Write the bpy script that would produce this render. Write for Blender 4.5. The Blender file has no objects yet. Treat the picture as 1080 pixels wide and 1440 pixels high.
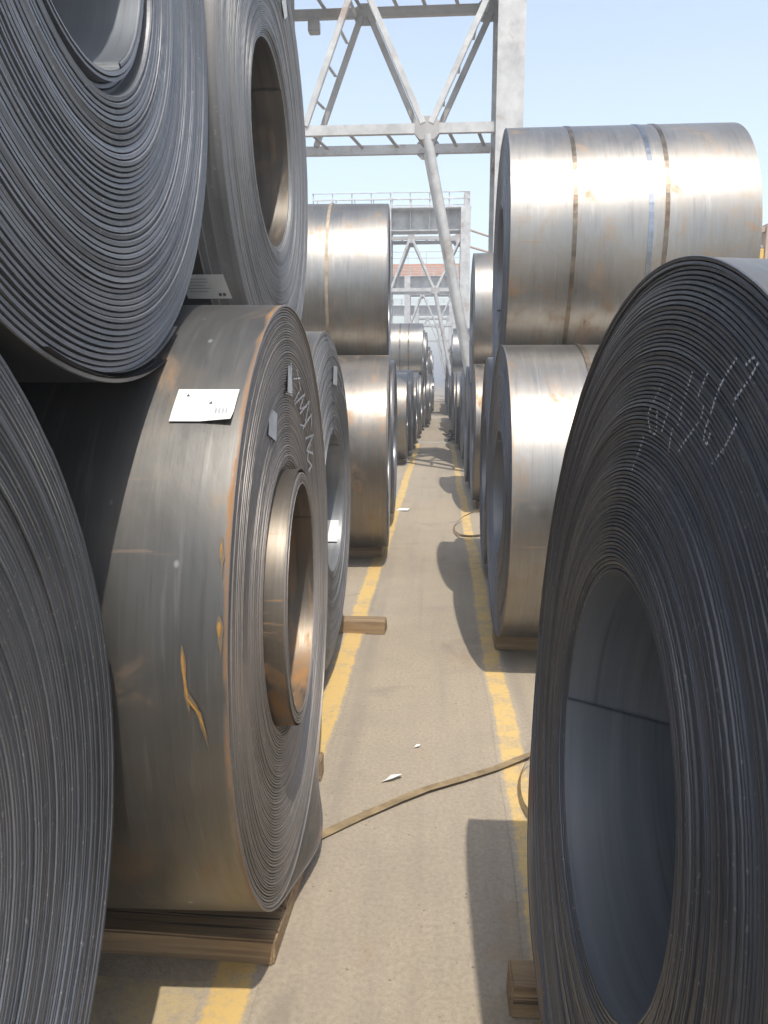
import bpy, bmesh, math, random
import numpy as np
from mathutils import Vector, Matrix

random.seed(7); rng = np.random.default_rng(11)
sc = bpy.context.scene
COL = sc.collection
PI = math.pi

# ------------------------------------------------------------------ camera
H = 1.70
cd = bpy.data.cameras.new('camera'); cam = bpy.data.objects.new('camera', cd); COL.objects.link(cam)
cd.sensor_fit = 'HORIZONTAL'; cd.sensor_width = 36.0; cd.lens = 36.0
cd.clip_start = 0.05; cd.clip_end = 3000
fw = Vector((-0.0704327, 0.98312423, -0.16883716)); rt = Vector((0.99744357, 0.07145857, 0.0)); up = Vector((-0.01206486, 0.16840554, 0.98564396))
M = Matrix.Identity(4)
for i in range(3):
    M[i][0], M[i][1], M[i][2] = rt[i], up[i], -fw[i]
M[2][3] = H
cam.matrix_world = M
sc.camera = cam

# ------------------------------------------------------------------ light
SUN = Vector((0.128, -0.50, 1.0)).normalized()
elev = math.asin(SUN.z); azim = math.atan2(SUN.x, SUN.y)
w = bpy.data.worlds.new('World'); sc.world = w; w.use_nodes = True
nt = w.node_tree; nt.nodes.clear()
sky = nt.nodes.new('ShaderNodeTexSky'); sky.sky_type = 'NISHITA'; sky.sun_disc = False
sky.sun_elevation = elev; sky.sun_rotation = azim
sky.altitude = 0; sky.air_density = 1.3; sky.dust_density = 1.6; sky.ozone_density = 1.0
bg = nt.nodes.new('ShaderNodeBackground'); bg.inputs[1].default_value = 0.15
wo = nt.nodes.new('ShaderNodeOutputWorld')
hs = nt.nodes.new('ShaderNodeHueSaturation'); hs.inputs['Saturation'].default_value = 0.70; hs.inputs['Value'].default_value = 1.06   # milky summer sky
nt.links.new(sky.outputs[0], hs.inputs['Color']); nt.links.new(hs.outputs[0], bg.inputs[0]); nt.links.new(bg.outputs[0], wo.inputs[0])
ld = bpy.data.lights.new('sun', 'SUN'); ld.energy = 2.5; ld.angle = math.radians(0.55); ld.color = (1.0, 0.94, 0.85)
sun = bpy.data.objects.new('sun', ld); COL.objects.link(sun)
sun.rotation_euler = (-SUN).to_track_quat('-Z', 'Y').to_euler(); sun.location = (0, -5, 20)
sc.view_settings.view_transform = 'Standard'; sc.view_settings.look = 'None'
sc.view_settings.exposure = 0.75; sc.view_settings.gamma = 1.0
sc.cycles.max_bounces = 5; sc.cycles.diffuse_bounces = 2; sc.cycles.glossy_bounces = 3; sc.cycles.volume_bounces = 0

# ------------------------------------------------------------------ node helpers
class NT:
    def __init__(s, name):
        s.m = bpy.data.materials.new(name); s.m.use_nodes = True
        s.t = s.m.node_tree; s.t.nodes.clear()
        s.out = s.t.nodes.new('ShaderNodeOutputMaterial'); s.b = s.n('ShaderNodeBsdfPrincipled')
        s.l(s.b.outputs[0], s.out.inputs[0])
    def n(s, typ, **k):
        x = s.t.nodes.new(typ)
        for a, v in k.items(): setattr(x, a, v)
        return x
    def l(s, a, b): s.t.links.new(a, b)
    def put(s, sock, v):
        if hasattr(v, 'default_value') or hasattr(v, 'is_linked'): s.l(v, sock)
        else: sock.default_value = v
    def math(s, op, a, b=None, clamp=False):
        x = s.n('ShaderNodeMath', operation=op, use_clamp=clamp); s.put(x.inputs[0], a)
        if b is not None: s.put(x.inputs[1], b)
        return x.outputs[0]
    def mix(s, f, a, b, blend='MIX'):
        x = s.n('ShaderNodeMix', data_type='RGBA', blend_type=blend)
        s.put(x.inputs[0], f)
        s.put(x.inputs[6], a if not isinstance(a, tuple) else (*a, 1) if len(a) == 3 else a)
        s.put(x.inputs[7], b if not isinstance(b, tuple) else (*b, 1) if len(b) == 3 else b)
        return x.outputs[2]
    def map(s, src, scale=(1, 1, 1), loc=(0, 0, 0)):
        x = s.n('ShaderNodeMapping'); x.inputs[1].default_value = loc; x.inputs[3].default_value = scale
        s.l(src, x.inputs[0]); return x.outputs[0]
    def noise(s, vec, scale, detail=4, rough=0.55, w=None, dist=0.0):
        x = s.n('ShaderNodeTexNoise'); 
        if w is not None: x.noise_dimensions = '4D'; s.put(x.inputs['W'], w)
        s.l(vec, x.inputs['Vector']); x.inputs['Scale'].default_value = scale
        x.inputs['Detail'].default_value = detail; x.inputs['Roughness'].default_value = rough
        x.inputs['Distortion'].default_value = dist
        return x.outputs[0]
    def ramp(s, f, *stops):
        x = s.n('ShaderNodeValToRGB'); e = x.color_ramp.elements
        while len(e) < len(stops): e.new(0.5)
        for q, (p, c) in zip(e, stops):
            q.position = p; q.color = (c, c, c, 1) if not isinstance(c, tuple) else (*c, 1)
        s.put(x.inputs[0], f); return x.outputs[0]
    def rng(s, f, a, b, c=0.0, d=1.0):
        x = s.n('ShaderNodeMapRange'); s.put(x.inputs[0], f)
        for i, v in enumerate((a, b, c, d)): x.inputs[1 + i].default_value = v
        return x.outputs[0]
    def bump(s, h, strength=0.3, dist=0.01):
        x = s.n('ShaderNodeBump'); x.inputs['Strength'].default_value = strength; x.inputs['Distance'].default_value = dist
        s.put(x.inputs['Height'], h); s.l(x.outputs[0], s.b.inputs['Normal'])
    def set(s, **k):
        for a, v in k.items():
            if isinstance(v, tuple) and len(v) == 3: v = (*v, 1)
            s.put(s.b.inputs[a.replace('_', ' ')], v)

def steel_mat(name, c1, c2, rough=0.36, rust=0.0, edge_rust=0.0, scuff=0.5, metallic=0.9, spots=False, brown=0.35):
    """outer face of a wound strip: uv = (axial metres, arc metres)"""
    k = NT(name); uv = k.n('ShaderNodeUVMap').outputs[0]; oi = k.n('ShaderNodeObjectInfo'); W = k.math('MULTIPLY', oi.outputs['Random'], 60.0)
    cv = k.n('ShaderNodeCombineXYZ'); k.l(W, cv.inputs[0]); k.l(k.math('MULTIPLY', W, 0.7), cv.inputs[1]); k.l(W, cv.inputs[2])
    va = k.n('ShaderNodeVectorMath', operation='ADD'); k.l(uv, va.inputs[0]); k.l(cv.outputs[0], va.inputs[1]); p = va.outputs[0]
    fine = k.noise(k.map(p, (120, 1.1, 1)), 1.0, 2, 0.6)
    drip = k.noise(k.map(p, (42, 2.6, 1), (1, 9, 0)), 1.0, 3, 0.62)
    patch = k.noise(k.map(p, (1.8, 1.3, 1), (3, 1, 0)), 1.0, 4, 0.6)
    cloud = k.noise(k.map(p, (4.5, 2.4, 1), (9, 4, 0)), 1.0, 5, 0.68, None, 0.6)
    f = k.math('ADD', k.math('MULTIPLY', fine, 0.12), k.math('ADD', k.math('MULTIPLY', drip, 0.10), k.math('ADD', k.math('MULTIPLY', cloud, 0.28), k.math('MULTIPLY', patch, 0.50))))
    col = k.mix(k.rng(f, 0.36, 0.78), c1, c2)
    br = k.rng(cloud, 0.48, 0.72); col = k.mix(k.math('MULTIPLY', br, brown), col, (0.22, 0.16, 0.10))
    # pale streaks along the strip, only in some stretches
    sk = k.math('MULTIPLY', k.ramp(drip, (0.56, 0.0), (0.68, 1.0)), k.ramp(cloud, (0.42, 1.0), (0.58, 0.15)))
    col = k.mix(k.math('MULTIPLY', sk, 0.16), col, (0.55, 0.53, 0.49))
    dk = k.ramp(drip, (0.30, 1.0), (0.42, 0.0)); col = k.mix(k.math('MULTIPLY', dk, 0.22), col, (0.09, 0.08, 0.075))
    # short scuffs across the strip
    cross = k.noise(k.map(p, (3.5, 46, 1), (2, 7, 0)), 1.0, 3, 0.6)
    scratch = k.math('MULTIPLY', k.ramp(cross, (0.64, 0.0), (0.70, 1.0)), k.ramp(patch, (0.50, 0.0), (0.60, 1.0)))
    rmask = k.math('MULTIPLY', k.ramp(cloud, (0.60 - 0.06 * rust, 0.0), (0.80 - 0.08 * rust, 1.0)), min(1.0, rust * 1.3))
    rmask = k.math('MAXIMUM', rmask, k.math('MULTIPLY', scratch, 0.6 * rust))
    if edge_rust:
        at = k.n('ShaderNodeAttribute', attribute_name='edge').outputs['Fac']
        er = k.math('MULTIPLY', k.rng(k.math('ADD', at, k.math('MULTIPLY', k.math('SUBTRACT', cloud, 0.55), 0.026)), 0.9945, 1.0005), edge_rust)
        rmask = k.math('MAXIMUM', rmask, er)
    if spots:
        vo = k.n('ShaderNodeTexVoronoi'); k.l(k.map(p, (9.0, 6.0, 1), (0.3, 0.1, 0)), vo.inputs['Vector']); vo.inputs['Scale'].default_value = 1.0
        sp = k.math('MULTIPLY', k.rng(vo.outputs['Distance'], 0.07, 0.03), k.ramp(patch, (0.52, 0.0), (0.56, 1.0)))
        col = k.mix(k.math('MULTIPLY', sp, 0.7), col, (0.6, 0.6, 0.58))
    rmask = k.math('MINIMUM', rmask, 1.0)
    rc = k.mix(cloud, (0.26, 0.10, 0.025), (0.42, 0.22, 0.07))
    col = k.mix(rmask, col, rc)
    r = k.math('ADD', k.math('MULTIPLY', k.math('SUBTRACT', cloud, 0.5), scuff), k.math('ADD', rough, k.math('MULTIPLY', k.math('SUBTRACT', patch, 0.5), 0.20)))
    r = k.math('MAXIMUM', r, 0.22)
    r = k.math('ADD', r, k.math('MULTIPLY', rmask, 0.35))
    k.set(Base_Color=col, Roughness=r, Metallic=k.math('MULTIPLY', k.math('SUBTRACT', 1.0, k.math('MULTIPLY', rmask, 0.8)), metallic))
    k.bump(k.math('ADD', k.math('MULTIPLY', fine, 0.12), k.math('ADD', k.math('MULTIPLY', patch, 2.0), k.math('MULTIPLY', cloud, 0.9))), 0.16, 0.004)
    return k.m

def edge_mat(name, c1, c2, rough=0.5, rust=0.2, grooves=0, metallic=0.75):
    """slit edges of the wraps: uv = (arc metres, radius metres)"""
    k = NT(name); uv = k.n('ShaderNodeUVMap').outputs[0]; oi = k.n('ShaderNodeObjectInfo'); W = k.math('MULTIPLY', oi.outputs['Random'], 60.0)
    cv = k.n('ShaderNodeCombineXYZ'); k.l(W, cv.inputs[0]); k.l(W, cv.inputs[2])
    va = k.n('ShaderNodeVectorMath', operation='ADD'); k.l(uv, va.inputs[0]); k.l(cv.outputs[0], va.inputs[1]); p = va.outputs[0]
    ring = k.noise(k.map(p, (0.25, 150, 1)), 1.0, 2, 0.6)
    band = k.noise(k.map(p, (0.5, 11, 1)), 1.0, 3, 0.6)
    oc = k.n('ShaderNodeTexCoord').outputs['Object']
    vb = k.n('ShaderNodeVectorMath', operation='ADD'); k.l(oc, vb.inputs[0]); k.l(cv.outputs[0], vb.inputs[1]); oc = vb.outputs[0]
    blot = k.noise(oc, 2.6, 5, 0.62, None, 0.4); speck = k.noise(oc, 70, 2, 0.6)
    f = k.math('ADD', k.math('MULTIPLY', ring, 0.4), k.math('ADD', k.math('MULTIPLY', band, 0.35), k.math('MULTIPLY', blot, 0.45)))
    col = k.mix(k.rng(f, 0.42, 0.78), c1, c2)
    dust = k.math('MULTIPLY', k.ramp(speck, (0.66, 0.0), (0.72, 1.0)), 0.30)
    col = k.mix(dust, col, (0.50, 0.47, 0.43))
    rm = k.math('MULTIPLY', k.ramp(blot, (0.52, 0.0), (0.72, 1.0)), rust)
    col = k.mix(rm, col, (0.27, 0.15, 0.08))
    k.set(Base_Color=col, Roughness=k.math('ADD', rough, k.math('MULTIPLY', k.math('SUBTRACT', band, 0.5), 0.3)), Metallic=k.math('MULTIPLY', k.math('SUBTRACT', 1.0, rm), metallic))
    if grooves:
        wv = k.n('ShaderNodeTexWave', wave_type='BANDS', bands_direction='Y'); k.l(uv, wv.inputs[0]); wv.inputs['Scale'].default_value = grooves
        wv.inputs['Distortion'].default_value = 1.5; wv.inputs['Detail'].default_value = 2
        k.bump(k.math('ADD', wv.outputs['Fac'], ring), 0.5, 0.004)
    else:
        k.bump(k.math('ADD', ring, k.math('MULTIPLY', speck, 0.5)), 0.15, 0.002)
    return k.m

MAT = {}
MAT['steel_grey']   = steel_mat('steel_grey', (0.15, 0.147, 0.14), (0.27, 0.262, 0.245), 0.42, 0.35, 0.80, 0.25, 0.84, spots=True, brown=0.42)
MAT['steel_blue']   = steel_mat('steel_blue', (0.13, 0.135, 0.145), (0.25, 0.255, 0.265), 0.40, 0.08, 0.2, 0.3, 0.88)
MAT['steel_bright'] = steel_mat('steel_bright', (0.22, 0.212, 0.198), (0.37, 0.352, 0.322), 0.42, 0.45, 0.2, 0.30, 0.92, brown=0.5)
MAT['steel_warm']   = steel_mat('steel_warm', (0.18, 0.165, 0.145), (0.33, 0.30, 0.265), 0.40, 0.55, 0.3, 0.3, 0.88, brown=0.5)
MAT['steel_bore']   = steel_mat('steel_bore', (0.24, 0.25, 0.265), (0.40, 0.41, 0.42), 0.42, 0.15, 0.2, 0.3, 0.75)
MAT['steel_core']   = steel_mat('steel_core', (0.20, 0.17, 0.135), (0.36, 0.315, 0.26), 0.38, 1.0, 0.4, 0.3, 0.85, brown=0.7)
MAT['bore_dull']   = steel_mat('bore_dull', (0.18, 0.197, 0.222), (0.37, 0.395, 0.425), 0.44, 0.15, 0.2, 0.35, 0.58, spots=True)
MAT['edge_blue']  = edge_mat('edge_blue', (0.09, 0.094, 0.105), (0.235, 0.238, 0.25), 0.46, 0.08, metallic=0.5)
MAT['edge_dark']  = edge_mat('edge_dark', (0.11, 0.115, 0.13), (0.22, 0.225, 0.245), 0.5, 0.05, metallic=0.5)
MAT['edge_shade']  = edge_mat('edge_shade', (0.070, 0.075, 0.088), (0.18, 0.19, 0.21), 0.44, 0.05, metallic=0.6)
MAT['edge_grey']  = edge_mat('edge_grey', (0.14, 0.14, 0.146), (0.29, 0.285, 0.28), 0.50, 0.12, metallic=0.35)
MAT['edge_warm']  = edge_mat('edge_warm', (0.15, 0.138, 0.13), (0.31, 0.28, 0.255), 0.50, 0.22, metallic=0.35)
MAT['edge_far']   = edge_mat('edge_far', (0.18, 0.18, 0.19), (0.34, 0.34, 0.35), 0.5, 0.15, grooves=60, metallic=0.5)

def simple(name, col, rough=0.6, metallic=0.0, var=0.25, scale=8, col2=None, bump=0.0, stain=0.0):
    k = NT(name); oc = k.n('ShaderNodeTexCoord').outputs['Object']
    n = k.noise(oc, scale, 6, 0.62)
    c2 = col2 or tuple(x * (1 - var) for x in col)
    c = k.mix(k.rng(n, 0.35, 0.68), col, c2)
    if stain:
        s = k.ramp(k.noise(oc, scale * 0.5, 7, 0.7, dist=0.5), (0.55, 0.0), (0.66, 1.0))
        c = k.mix(k.math('MULTIPLY', s, stain), c, (0.27, 0.14, 0.06))
    k.set(Base_Color=c, Roughness=rough, Metallic=metallic)
    if bump: k.bump(n, bump, 0.01)
    return k.m
MAT['strap_dark'] = simple('strap_dark', (0.20, 0.165, 0.125), 0.38, 0.8, 0.65, 9, stain=0.4)
MAT['strap_blue'] = simple('strap_blue', (0.26, 0.285, 0.32), 0.32, 0.9, 0.45, 8)
MAT['strap_rust'] = simple('strap_rust', (0.40, 0.32, 0.23), 0.55, 0.4, 0.4, 14)
MAT['band'] = simple('band', (0.42, 0.31, 0.17), 0.55, 0.2, 0.45, 18)
MAT['paper'] = simple('paper', (0.80, 0.79, 0.75), 0.7, 0, 0.06, 9)
MAT['paper_grey'] = simple('paper_grey', (0.62, 0.62, 0.60), 0.6, 0, 0.12, 12)
MAT['film'] = simple('film', (0.55, 0.56, 0.57), 0.3, 0, 0.3, 30)
MAT['ink'] = simple('ink', (0.10, 0.10, 0.11), 0.7)
MAT['ink_pale'] = simple('ink_pale', (0.45, 0.45, 0.47), 0.7)
MAT['chalk'] = simple('chalk', (0.72, 0.73, 0.74), 0.9, 0, 0.3, 40)
MAT['rust_paint'] = simple('rust_paint', (0.42, 0.21, 0.03), 0.7, 0, 0.3, 60, col2=(0.24, 0.13, 0.05))
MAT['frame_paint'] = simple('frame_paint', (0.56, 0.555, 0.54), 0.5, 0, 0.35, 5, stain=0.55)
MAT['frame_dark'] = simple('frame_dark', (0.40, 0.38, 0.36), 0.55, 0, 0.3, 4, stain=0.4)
MAT['orange'] = simple('orange', (0.62, 0.25, 0.10), 0.5, 0, 0.2, 0.5)
MAT['tan'] = simple('tan', (0.45, 0.33, 0.24), 0.6, 0, 0.2, 2)
MAT['yellow_box'] = simple('yellow_box', (0.68, 0.42, 0.07), 0.5, 0, 0.3, 4)
MAT['scrap'] = simple('scrap', (0.05, 0.048, 0.045), 0.7, 0.3, 0.5, 20)

def wood_mat():
    k = NT('timber'); oc = k.n('ShaderNodeTexCoord').outputs['Object']; oi = k.n('ShaderNodeObjectInfo'); W = k.math('MULTIPLY', oi.outputs['Random'], 30.0)
    g = k.noise(k.map(oc, (2.0, 45, 45)), 1.0, 4, 0.6, W, 0.8); b = k.noise(oc, 5.0, 5, 0.6, W)
    kn = k.noise(k.map(oc, (4, 9, 9)), 1.0, 3, 0.5, W)
    c = k.mix(k.rng(g, 0.35, 0.7), (0.40, 0.28, 0.155), (0.17, 0.105, 0.055))
    c = k.mix(k.math('MULTIPLY', k.rng(b, 0.45, 0.7), 0.55), c, (0.20, 0.15, 0.10))
    split = k.noise(k.map(oc, (1.2, 60, 60), (3, 0, 0)), 1.0, 2, 0.5, W); c = k.mix(k.ramp(split, (0.66, 0.0), (0.70, 0.85)), c, (0.04, 0.028, 0.018))
    c = k.mix(k.ramp(kn, (0.68, 0.0), (0.74, 0.8)), c, (0.07, 0.04, 0.02))
    k.set(Base_Color=c, Roughness=0.85); k.bump(k.math('ADD', g, k.math('MULTIPLY', kn, -0.6)), 0.5, 0.005)
    return k.m
MAT['timber'] = wood_mat()

def concrete_nodes(k, oc):
    big = k.noise(oc, 0.55, 6, 0.6, dist=0.4); mid = k.noise(oc, 3.5, 6, 0.65); fine = k.noise(oc, 60, 4, 0.7); grit = k.noise(oc, 260, 2, 0.6)
    streak = k.noise(k.map(oc, (5.0, 0.35, 1)), 1.0, 5, 0.6)
    c = k.mix(k.rng(big, 0.35, 0.65), (0.43, 0.36, 0.265), (0.36, 0.305, 0.23))
    c = k.mix(k.math('MULTIPLY', k.rng(mid, 0.40, 0.68), 0.50), c, (0.47, 0.39, 0.285))
    c = k.mix(k.math('MULTIPLY', k.ramp(streak, (0.50, 0.0), (0.68, 1.0)), 0.40), c, (0.27, 0.235, 0.195))
    c = k.mix(k.rng(fine, 0.38, 0.68, 0.0, 0.55), c, (0.24, 0.20, 0.155))
    c = k.mix(k.ramp(grit, (0.66, 0.0), (0.72, 0.55)), c, (0.13, 0.11, 0.09))
    c = k.mix(k.ramp(k.noise(oc, 210, 2, 0.5), (0.68, 0.0), (0.73, 0.5)), c, (0.62, 0.57, 0.48))
    spot = k.ramp(k.noise(oc, 1.7, 5, 0.6, dist=0.8), (0.58, 0.0), (0.72, 0.5)); c = k.mix(spot, c, (0.21, 0.18, 0.145))
    vo = k.n('ShaderNodeTexVoronoi'); k.l(oc, vo.inputs['Vector']); vo.inputs['Scale'].default_value = 26.0
    c = k.mix(k.math('MULTIPLY', k.rng(vo.outputs['Distance'], 0.16, 0.08), k.ramp(mid, (0.5, 0.0), (0.56, 0.7))), c, (0.12, 0.10, 0.08))
    tread = k.math('MULTIPLY', k.ramp(k.noise(k.map(oc, (7.0, 0.12, 1), (2, 0, 0)), 1.0, 3, 0.5), (0.54, 0.0), (0.64, 0.35)), k.ramp(big, (0.40, 0.0), (0.55, 1.0)))
    c = k.mix(tread, c, (0.25, 0.215, 0.175))
    rust_run = k.ramp(k.noise(k.map(oc, (3.0, 1.6, 1), (11, 3, 0)), 1.0, 6, 0.65), (0.60, 0.0), (0.74, 0.35)); c = k.mix(rust_run, c, (0.36, 0.22, 0.11))
    return c, k.math('ADD', k.math('MULTIPLY', fine, 0.8), k.math('ADD', grit, mid))
def ground_mat():
    k = NT('concrete'); oc = k.n('ShaderNodeTexCoord').outputs['Object']
    c, h = concrete_nodes(k, oc)
    k.set(Base_Color=c, Roughness=0.9); k.bump(h, 0.5, 0.008); return k.m
def line_mat(name, ya, yb, wear=0.5):
    k = NT(name); oc = k.n('ShaderNodeTexCoord').outputs['Object']
    c, h = concrete_nodes(k, oc)
    n = k.noise(oc, 6, 7, 0.7, dist=0.3); n2 = k.noise(oc, 40, 4, 0.7)
    y = k.mix(n2, ya, yb)
    at = k.n('ShaderNodeAttribute', attribute_name='edge').outputs['Fac']
    f = k.math('ADD', k.math('MULTIPLY', n, 0.65), k.math('MULTIPLY', n2, 0.35))
    f = k.math('ADD', f, k.math('MULTIPLY', k.rng(at, 0.6, 1.0), 0.30))
    m = k.ramp(f, (wear - 0.05, 1.0), (wear + 0.13, 0.0))
    k.set(Base_Color=k.mix(m, c, y), Roughness=0.8); k.bump(h, 0.3, 0.005); return k.m
MAT['concrete'] = ground_mat()
MAT['yellow'] = line_mat('yellow_paint', (0.66, 0.44, 0.14), (0.55, 0.39, 0.17), 0.55)
MAT['yellow_worn'] = line_mat('yellow_paint_worn', (0.68, 0.46, 0.15), (0.56, 0.40, 0.18), 0.51)
MAT['yellow_old'] = line_mat('yellow_paint_old', (0.50, 0.385, 0.20), (0.44, 0.345, 0.20), 0.45)
MAT['orange_line'] = line_mat('orange_paint', (0.62, 0.30, 0.02), (0.52, 0.27, 0.03), 0.66)

# ------------------------------------------------------------------ object helpers
def mesh_np(name, V, F, mat, uv=None, smooth=True, edge=None):
    """V (n,3), F (m,4) int quads"""
    me = bpy.data.meshes.new(name); V = np.asarray(V, np.float32); F = np.asarray(F, np.int32)
    me.vertices.add(len(V)); me.vertices.foreach_set('co', V.ravel())
    k = F.shape[1]; me.loops.add(F.size); me.loops.foreach_set('vertex_index', F.ravel())
    me.polygons.add(len(F)); me.polygons.foreach_set('loop_start', np.arange(0, F.size, k, dtype=np.int32))
    me.polygons.foreach_set('use_smooth', np.full(len(F), smooth))
    me.update(calc_edges=True)
    if uv is not None:
        l = me.uv_layers.new(name='UVMap'); l.data.foreach_set('uv', np.asarray(uv, np.float32)[F.ravel()].ravel())
    if edge is not None:
        a = me.attributes.new('edge', 'FLOAT', 'POINT'); a.data.foreach_set('value', np.asarray(edge, np.float32))
    me.materials.append(MAT[mat]); me.validate(); return me
def obj(name, me, parent=None, loc=(0, 0, 0), rot=(0, 0, 0)):
    o = bpy.data.objects.new(name, me); COL.objects.link(o); o.location = loc; o.rotation_euler = rot
    if parent: o.parent = parent
    return o
def thing(name, label, cat, loc=(0, 0, 0), rz=0.0, group=None):
    o = bpy.data.objects.new(name, None); COL.objects.link(o); o.location = loc; o.rotation_euler = (0, 0, rz)
    o.empty_display_size = 0.1
    return tag(o, label, cat, group)
def tag(o, label=None, cat=None, group=None, kind=None):
    for a, v in (('label', label), ('category', cat), ('group', group), ('kind', kind)):
        if v: o[a] = v
    return o
def grid_faces(ni, nj, a=0):
    I, J = np.meshgrid(np.arange(ni - 1), np.arange(nj - 1), indexing='ij'); q = (I * nj + J).ravel() + a
    return np.stack([q, q + nj, q + nj + 1, q + 1], 1)
def bm_mesh(name, bm, mat, smooth=False):
    bmesh.ops.recalc_face_normals(bm, faces=bm.faces)
    me = bpy.data.meshes.new(name); bm.to_mesh(me); bm.free()
    for p in me.polygons: p.use_smooth = smooth
    me.materials.append(MAT[mat]); return me
def bm_box(bm, c, s, rot=None):
    mtx = Matrix.Translation(c) @ (rot.to_4x4() if rot else Matrix.Identity(4)) @ Matrix.Diagonal((*s, 1))
    return bmesh.ops.create_cube(bm, size=1.0, matrix=mtx)
def beam_mesh(name, p, q, wx, wz, mat, bevel=0.004, roll=None):
    p, q = Vector(p), Vector(q); d = q - p; L = d.length
    z = Vector((0, 1, 0)) if abs(d.normalized().y) < 0.9 else Vector((0, 0, 1))
    x = d.normalized(); y = z.cross(x).normalized(); z2 = x.cross(y)
    R = Matrix((x, y, z2)).transposed()
    bm = bmesh.new(); bm_box(bm, (p + q) / 2, (L, wx, wz), R)
    if bevel: bmesh.ops.bevel(bm, geom=bm.edges[:], offset=bevel, segments=1, affect='EDGES')
    return bm_mesh(name, bm, mat)
def channel_mesh(name, p, q, h, d, t, mat):
    """open channel section: web plus two flanges, along p-q"""
    p, q = Vector(p), Vector(q); x = (q - p).normalized(); L = (q - p).length
    z = Vector((0, 1, 0)); y = z.cross(x).normalized(); z2 = x.cross(y); R = Matrix((x, y, z2)).transposed(); c = (p + q) / 2
    bm = bmesh.new()
    bm_box(bm, c, (L, h, t), R)
    for s in (-1, 1): bm_box(bm, c + y * s * (h / 2 - t / 2) + z2 * (d / 2 + t / 2), (L, t, d - 0.001), R)
    return bm_mesh(name, bm, mat)
def tube_mesh(name, pts, r, mat, n=12):
    pts = [Vector(p) for p in pts]; V = []
    for i, p in enumerate(pts):
        d = (pts[min(i + 1, len(pts) - 1)] - pts[max(i - 1, 0)]).normalized()
        a = Vector((0, 1, 0)) if abs(d.y) < 0.9 else Vector((1, 0, 0)); u = d.cross(a).normalized(); v = d.cross(u)
        for j in range(n + 1):
            t = 2 * PI * j / n; V.append(p + r * (math.cos(t) * u + math.sin(t) * v))
    return mesh_np(name, [tuple(v) for v in V], grid_faces(len(pts), n + 1), mat)
def ribbon_mesh(name, pts, width, mat, tilt=None, thick=0.0012):
    """thin steel band following pts, with thickness; width direction horizontal unless tilted"""
    P = [Vector(p) for p in pts]; n = len(P); top = []
    for i, p in enumerate(P):
        d = (P[min(i + 1, n - 1)] - P[max(i - 1, 0)]).normalized(); s = d.cross(Vector((0, 0, 1))).normalized()
        if tilt: s = (Matrix.Rotation(tilt[i], 3, d) @ s)
        nrm = s.cross(d).normalized()
        top.append([p - s * width / 2 + nrm * thick, p + s * width / 2 + nrm * thick, p + s * width / 2, p - s * width / 2, p - s * width / 2 + nrm * thick])
    V = [tuple(v) for row in top for v in row]
    return mesh_np(name, V, grid_faces(n, 5), mat, smooth=False)

# ------------------------------------------------------------------ ground
def sheet(name, x0, x1, y0, y1, z, mat, nx=1, ny=1, edge=False, wob=0.0):
    xs = np.linspace(x0, x1, nx + 1); ys = np.linspace(y0, y1, ny + 1); X, Y = np.meshgrid(xs, ys, indexing='ij')
    E = np.abs(2 * (X - x0) / (x1 - x0) - 1)
    if wob: X = X + wob * np.sin(Y * 1.7 + x0 * 9) + wob * 0.6 * np.sin(Y * 5.1 + 1)
    V = np.stack([X.ravel(), Y.ravel(), np.full(X.size, z)], 1)
    return mesh_np(name, V, grid_faces(nx + 1, ny + 1), mat, smooth=False, edge=E.ravel() if edge else None)
tag(obj('ground', sheet('ground', -600, 600, -200, 1200, 0, 'concrete')), kind='structure')
tag(obj('yellow_line_left', sheet('yellow_line', -0.64, -0.488, -2, 21.0, 0.004, 'yellow', 8, 120, True, 0.006)), 'worn yellow line along the left coils', kind='structure')
tag(obj('yellow_line_right', sheet('yellow_line', 0.275, 0.42, -2, 21.0, 0.002, 'yellow_worn', 8, 120, True, 0.008)), 'worn yellow line along the right coils', kind='structure')
tag(obj('orange_paint_patch', sheet('orange_patch', -0.56, -0.475, 2.66, 2.90, 0.007, 'orange_line', 4, 6, True, 0.004)), kind='structure')
tag(obj('yellow_cross_line', sheet('yellow_cross', -1.6, -0.60, 1.55, 1.90, 0.002, 'yellow_old', 30, 8, False)), kind='structure')
tag(obj('floor_joint', sheet('floor_joint', -6, 6, 21.35, 21.6, 0.004, 'frame_paint', 2, 2)), kind='structure')

# ------------------------------------------------------------------ coils
def spiral_arrays(R, rb, n, seg, tail, lift=0.0):
    """one wound strip: radius and angle along its length"""
    t = (R - rb) / (n + 0.5); N = n * seg; i = np.arange(N + 1)
    th = tail - 2 * PI * (N - i) / seg
    g = np.random.default_rng(n * 13 + int(R * 1000)); q = 1 + 0.09 * g.normal(0, 1, n).clip(-1.6, 1.6); q *= n / q.sum()
    r = rb + t * np.interp(i / seg, np.arange(n + 1), np.concatenate([[0], np.cumsum(q)]))
    return t, N, i, r, th

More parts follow.
